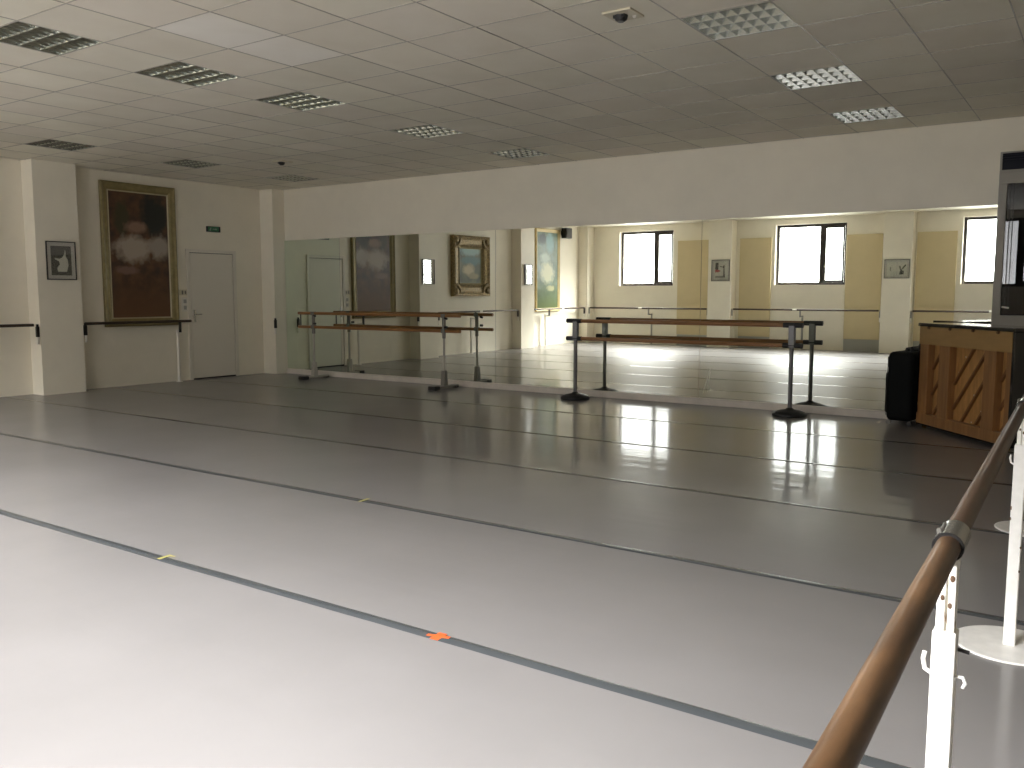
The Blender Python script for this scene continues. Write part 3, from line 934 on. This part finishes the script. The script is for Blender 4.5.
# left one: flat feet
e = empty('portable_barre', (-9.37, 9.862, 0))
def rel(x): return x + 9.37
for z in (1.065, 0.842):
    MB().tube((rel(-11.07), 0, z), (rel(-7.69), 0, z), 0.0240, n=18).build('rail', M_bar_wood, e)
MB().tube((rel(-11.02), 0, 0.85), (rel(-11.02), 0, 1.06), 0.010, n=10).build('end_link', M_blackm, e)
for x in (rel(-10.72), rel(-7.99)):
    p_ = MB().tube((x, 0, 0.05), (x, 0, 0.80), 0.0175, n=16).build('post', M_paletube, e)
    c_ = MB().tube((x, 0, 0.735), (x, 0, 1.04), 0.026, 0.028, n=16)
    c_.box(x - 0.035, x + 0.035, -0.034, 0.034, 0.815, 0.875).box(x - 0.035, x + 0.035, -0.034, 0.034, 1.035, 1.092)
    c_.build('clamp', M_clamp, p_, 0.004)
    MB().tube((x + 0.04, -0.03, 0.90), (x + 0.085, -0.035, 0.90), 0.018, n=12).tube((x + 0.04, -0.03, 1.03), (x + 0.085, -0.035, 1.02), 0.016, n=12).build('clamp_knob', M_black, p_)
    ft_ = MB()
    ft_.prism([(-0.05, 0.03), (0.05, 0.03), (0.028, 0.27), (-0.028, 0.27)], lambda p, q_, dd: (x - 0.035 + dd, p, q_), 0.07)
    ft_.box(x - 0.06, x + 0.06, -0.20, 0.27, 0.018, 0.045)
    ft_.build('foot', M_clamp if x > 0 else M_paletube, e, 0.006)
    MB().box(x - 0.07, x + 0.07, -0.29, -0.18, 0.0, 0.055).build('rubber_pad', M_rubber, e, 0.01)
    MB().box(x - 0.05, x + 0.05, 0.22, 0.28, 0.0, 0.03).build('rubber_pad', M_rubber, e, 0.008)
tag(e, 'freestanding double barre with flat feet at the left end of the mirror', 'barre')

# ------------------------------------------------------------------ near barre with white posts
def bx(y): return -0.163 - 0.0245 * y        # centre line, z = 0.95
BZ = 0.95
e = empty('floor_barre', (bx(2.5), 2.5, 0))
O = Vector((bx(2.5), 2.5, 0))
def P(y, z=BZ, dx=0): return Vector((bx(y) + dx, y, z)) - O
dirv = (P(3) - P(2)).normalized()
MB().tube(P(-0.30), P(1.60), 0.0192, n=28).build('rail', M_near_wood, e)
MB().tube(P(1.62), P(3.78), 0.0192, n=28).build('rail', M_far_wood, e)
MB().tube(P(3.80), P(5.95), 0.0192, n=28).build('rail', M_far_wood, e)
for yj in (1.615, 3.79):
    sl = MB()
    n = 28
    pts = []
    # split sleeve: thin shell with dark inner lip
    sl.tube(P(yj - 0.045), P(yj + 0.055), 0.0248, n=32, caps=False)
    sl.tube(P(yj - 0.045), P(yj + 0.055), 0.0228, n=32, caps=False)
    a = P(yj - 0.045)
    sl2 = sl.build('joint_sleeve', M_steel, e)
    MB().tube(P(yj - 0.0445), P(yj - 0.040), 0.0240, n=32).build('sleeve_lip', M_blackm, sl2)
    up = Vector((-0.55, 0, 0.83))
    mb = MB()
    mb.tube(P(yj - 0.035) + up * 0.024, P(yj + 0.03) + up * 0.026, 0.0045, 0.003, n=8)
    mb.tube(P(yj - 0.04) + up * 0.022, P(yj - 0.03) + up * 0.030, 0.006, 0.004, n=8)
    mb.build('sleeve_wedge', M_clamp, sl2)
for yp, hwp in ((1.60, 0.0188), (3.81, 0.021), (5.82, 0.021)):
    c = P(yp)
    x, y = c.x, c.y
    po = MB()
    po.box(x - hwp, x + hwp, y - hwp, y + hwp, 0.008, 0.80)
    pst = po.build('post', M_whitetube, e, 0.004)
    inn = MB()
    # slotted inner tube: two cheeks and a back
    inn.box(x - 0.0145, x - 0.001, y - 0.0145, y + 0.0145, 0.74, 0.915).box(x + 0.003, x + 0.0145, y - 0.0145, y + 0.0145, 0.74, 0.915).box(x - 0.001, x + 0.003, y - 0.006, y + 0.0145, 0.74, 0.915)
    inn.build('inner_post', M_rusty, pst, 0.002)
    for zz, dx, rr_ in ((0.893, 0.0085, 0.0042), (0.858, -0.0055, 0.0034), (0.846, 0.0065, 0.0036)):
        MB().ball((x + dx, y - 0.0147, zz), rr_, 8, 6, sc=(1.0, .2, 1.5)).build('rust_spot', M_rust, pst)
    sd = MB()
    sd.tube((x, y, 0.905), (x, y, 0.935), 0.016, 0.019, n=16)
    sd.build('saddle', M_rusty, pst)
    # J hooks on both sides of the outer tube
    MB().path([(x - hwp + .002, y - 0.012, 0.722), (x - hwp - 0.009, y - 0.012, 0.728), (x - hwp - 0.012, y - 0.012, 0.745), (x - hwp - 0.010, y - 0.012, 0.758)], 0.0036, 10).build('hook', M_whitetube, pst)
    MB().path([(x + hwp - .002, y - 0.004, 0.722), (x + hwp + 0.012, y - 0.004, 0.722), (x + hwp + 0.016, y - 0.004, 0.713), (x + hwp + 0.012, y - 0.004, 0.704)], 0.0028, 10).build('hook', M_whitetube, pst)
    MB().tube((x + hwp - .002, y + 0.012, 0.764), (x + hwp + 0.018, y + 0.012, 0.762), 0.0035, n=10).build('screw', M_blackm, pst)
    MB().lathe((x, y, 0), [(0.196, 0.0), (0.20, 0.003), (0.198, 0.007), (0.19, 0.008)], 48).build('base_disc', M_whitetube, e)
    random.seed(int(yp * 100))
    for k in range(5):
        s_ = random.choice((-1, 1))
        MB().ball((x + s_ * (hwp - .001), y - hwp - 0.0002, random.uniform(0.03, 0.62)), 0.0035, 8, 6, sc=(0.9, .3, random.uniform(1, 2))).build('paint_chip', M_rust, pst)
tag(e, 'long worn wooden barre on white posts with round bases in the right foreground', 'barre')

# ------------------------------------------------------------------ piano
A0 = Vector((-1.62, 9.80, 0))
ud = Vector((0.627, -0.779, 0)).normalized()
ang = math.atan2(ud.y, ud.x)
pi = empty('upright_piano', A0, ang)          # local x along the back, local +y into the piano (away from the viewer)
PLN, PD, PH = 1.49, 0.58, 1.085
def PB(*a, **k): return MB().box(*a, **k)
# back frame
PB(0.0, 0.17, 0.0, 0.07, 0.05, 0.87).build('back_post', M_pianowood, pi, 0.004)
PB(0.365, 0.545, 0.0, 0.07, 0.05, 0.87).build('back_post', M_pianowood, pi, 0.004)
PB(1.09, 1.265, 0.0, 0.07, 0.05, 0.87).build('back_post', M_pianowood, pi, 0.004)
PB(1.41, 1.475, 0.0, 0.07, 0.05, 0.87).build('back_post', M_pianowood, pi, 0.004)
PB(0.0, 1.475, -0.003, 0.068, 0.05, 0.155).build('bottom_rail', M_pianowood, pi, 0.003)
PB(0.0, 1.475, -0.006, 0.07, 0.87, 1.05).build('top_band', M_pianoband, pi, 0.003)
sbd = PB(0.01, 1.46, 0.072, 0.085, 0.1, 0.88).build('soundboard', M_soundboard, pi)
def rib(a, b):
    a, b = Vector((a[0], 0.045, a[1])), Vector((b[0], 0.045, b[1]))
    L_ = (b - a).length
    an = math.atan2(b.z - a.z, b.x - a.x)
    M_ = Matrix.Translation(a) @ Matrix.Rotation(-an, 4, 'Y')
    MB().box(0, L_, 0, 0.03, -0.010, 0.010, 0, M_).build('rib', M_rib, pi)
M_rib = mat('soundboard_rib', (0.20, 0.09, 0.03), 0.5)
for a, b in [((0.55, 0.50), (0.85, 0.87)), ((0.55, 0.26), (1.06, 0.87)), ((0.68, 0.13), (1.09, 0.66)), ((0.90, 0.13), (1.09, 0.37)),
             ((0.17, 0.62), (0.365, 0.87)), ((0.17, 0.36), (0.365, 0.60)), ((0.19, 0.14), (0.365, 0.34)), ((1.265, 0.60), (1.41, 0.79)), ((1.265, 0.34), (1.41, 0.53)), ((1.265, 0.10), (1.41, 0.28))]:
    rib(a, b)
for x in (0.179, 0.551, 0.921, 1.292):
    MB().tube((x, -0.022, 1.040), (x, 0.0, 1.040), 0.014, n=12).build('back_bolt', M_rust, pi)
for x, z in ((0.24, 0.58), (0.60, 0.74), (0.74, 0.52), (0.86, 0.42), (0.97, 0.30), (0.60, 0.62), (0.80, 0.16), (0.66, 0.70)):
    pass
st = MB()
for x, z in ((0.60, 0.62), (0.74, 0.54), (0.86, 0.43), (0.98, 0.29), (0.70, 0.78), (0.62, 0.36), (0.84, 0.17), (0.28, 0.60)):
    st.lathe((0, 0, 0), [(0.006, 0), (0.006, 0.002)], 10)
    for k in range(len(st.v) - 40, len(st.v)):
        v = st.v[k]
        st.v[k] = (x + v[0], 0.0715 - v[2], z + v[1])
st.build('soundboard_button', M_ivory, sbd)
# casework
PB(-0.012, 0.022, 0.0, PD - 0.16, 0.05, 1.052).build('end_panel', M_ebony, pi, 0.003)
PB(1.475, 1.51, 0.0, PD - 0.16, 0.05, 1.052).build('end_panel', M_ebony, pi, 0.003)
for x in (0.0, 1.475):
    mb = MB().prism([(0.42, 0.56), (0.60, 0.56), (0.60, 0.70), (0.56, 0.74), (0.42, 0.76)], lambda p, q_, dd: (x + dd, p, q_), 0.035)
    mb.box(x, x + 0.035, 0.55, 0.60, 0.06, 0.56).box(x, x + 0.035, 0.36, 0.62, 0.05, 0.09)
    mb.build('key_arm', M_ebony, pi, 0.003)
PB(-0.028, 1.525, -0.012, PD - 0.14, 1.052, 1.085).build('lid', M_ebony, pi, 0.005)
PB(0.022, 1.475, PD - 0.19, PD - 0.17, 0.72, 1.052).build('upper_panel', M_ebony, pi)
PB(0.022, 1.475, PD - 0.20, PD - 0.18, 0.07, 0.58).build('lower_panel', M_ebony, pi)
kb = PB(0.022, 1.475, 0.36, 0.60, 0.565, 0.62).build('keybed', M_ebony, pi, 0.003)
wk = MB()
for k in range(52):
    x = 0.13 + k * 0.0236
    wk.box(x, x + 0.0226, 0.42, 0.575, 0.62, 0.642)
wk.build('white_keys', M_ivory, kb)
bk = MB()
for k in range(51):
    if k % 7 in (1, 4): continue
    x = 0.13 + (k + 1) * 0.0236
    bk.box(x - 0.006, x + 0.006, 0.42, 0.525, 0.642, 0.654)
bk.build('black_keys', M_ebony, kb)
for x in (0.66, 0.74, 0.82):
    MB().box(x - 0.012, x + 0.012, 0.36, 0.50, 0.06, 0.07).build('pedal', M_brass, pi, 0.003)
PB(0.0, 1.49, 0.0, 0.42, 0.035, 0.055).build('bottom_board', M_ebony, pi)
for x, y in ((0.07, 0.05), (1.42, 0.05), (0.07, 0.36), (1.42, 0.36)):
    MB().tube((x - 0.012, y, 0.02), (x + 0.012, y, 0.02), 0.02, n=16).box(x - 0.015, x + 0.015, y - 0.01, y + 0.01, 0.025, 0.04).build('caster', M_brass, pi)
tag(pi, 'black upright piano turned to show its bare brown wooden back', 'piano')

# ------------------------------------------------------------------ suitcase
su = empty('suitcase', (-1.775, 9.985, 0), math.radians(-8))
MB().box(-0.125, 0.14, -0.20, 0.20, 0.045, 0.775).build('body', M_cloth, su, 0.05, 5)
MB().box(-0.150, -0.10, -0.17, 0.17, 0.12, 0.56).build('front_pocket', M_cloth, su, 0.03, 4)
MB().box(-0.140, -0.10, -0.15, 0.15, 0.60, 0.73).build('upper_pocket', M_cloth, su, 0.022, 4)
MB().path([(0.03, -0.10, 0.77), (0.03, -0.09, 0.81), (0.03, 0.09, 0.81), (0.03, 0.10, 0.77)], 0.011, 10).build('carry_handle', M_rubber, su)
MB().path([(0.09, -0.12, 0.76), (0.09, -0.12, 0.825), (0.09, 0.12, 0.825), (0.09, 0.12, 0.76)], 0.009, 10).build('trolley_handle', M_rubber, su)
MB().path([(-0.126, -0.175, 0.1), (-0.126, -0.175, 0.72), (-0.126, 0.175, 0.72), (-0.126, 0.175, 0.1)], 0.004, 8).build('zip', M_blackm, su)
for x in (-0.10, 0.11):
    for y in (-0.16, 0.16):
        MB().tube((x, y - 0.012, 0.026), (x, y + 0.012, 0.026), 0.026, n=16).build('wheel', M_clamp if x < 0 else M_rubber, su)
tag(su, 'black fabric suitcase standing between the mirror and the piano', 'suitcase')

# ------------------------------------------------------------------ seam tapes and tape marks
tl = {1.09: 'grey tape line on the floor nearest the camera, at the bottom edge of the photo',
      2.60: 'wide grey tape line crossing the foreground floor with the orange mark on it',
      4.12: 'grey tape line crossing the floor with the single small yellow mark',
      5.665: 'thin grey tape line next beyond the one with the single yellow mark',
      7.15: 'thin grey tape line crossing the window reflections on the floor',
      8.66: 'thin grey tape line on the floor closest to the barres at the mirror'}
PR = (-1.0, -0.8, -0.45, 0.0, 0.45, 0.8, 1.0)      # the tape lies in a slight hump over the seam
for y, lab in tl.items():
    mb = MB()
    n = 60
    random.seed(int(y * 10))
    vs = []
    for k in range(n + 1):
        x = LX + 0.02 + (RX - LX - 0.04) * k / n
        dy = 0.006 * math.sin(x * 0.9 + y) + random.gauss(0, 0.0015)
        vs += [(x, y + dy + q_ * 0.031, 0.0004 + 0.0030 * (1 - q_ * q_)) for q_ in PR]
    m_n = len(PR)
    mb.add(vs, [(m_n * k + i_, m_n * (k + 1) + i_, m_n * (k + 1) + i_ + 1, m_n * k + i_ + 1) for k in range(n) for i_ in range(m_n - 1)], 0, True)
    o = mb.build('seam_tape', M_tape, loc=(0, y, 0))
    tag(o, lab, 'tape', 'tape over the seams of the floor rolls')
def mark(x, y, m_, boxes, label):
    mb = MB()
    for (cx, cy, hx_, hy_, rot, z) in boxes:
        mb.box(-hx_, hx_, -hy_, hy_, 0.0030 + z, 0.0038 + z, 0, Matrix.Translation((cx, cy, 0)) @ Matrix.Rotation(rot, 4, 'Z'))
    o = mb.build('tape_mark', m_)
    o.location = (x, y, 0)
    tag(o, label, 'tape')
mark(-4.00, 2.615, M_yellow, [(0, 0, 0.012, 0.040, 0.1, 0), (0.02, 0.030, 0.02, 0.006, 0.2, 0.0008)], 'small yellow tape mark on the wide foreground tape line')
mark(-4.04, 4.13, M_yellow, [(0, 0, 0.012, 0.05, 0.1, 0)], 'tiny yellow tape mark on the second tape line')
mark(-2.15, 2.605, M_orange, [(0, 0, 0.02, 0.036, 0.1, 0), (0, 0, 0.05, 0.010, 0.25, 0.0008)], 'small orange tape cross on the wide foreground tape line')
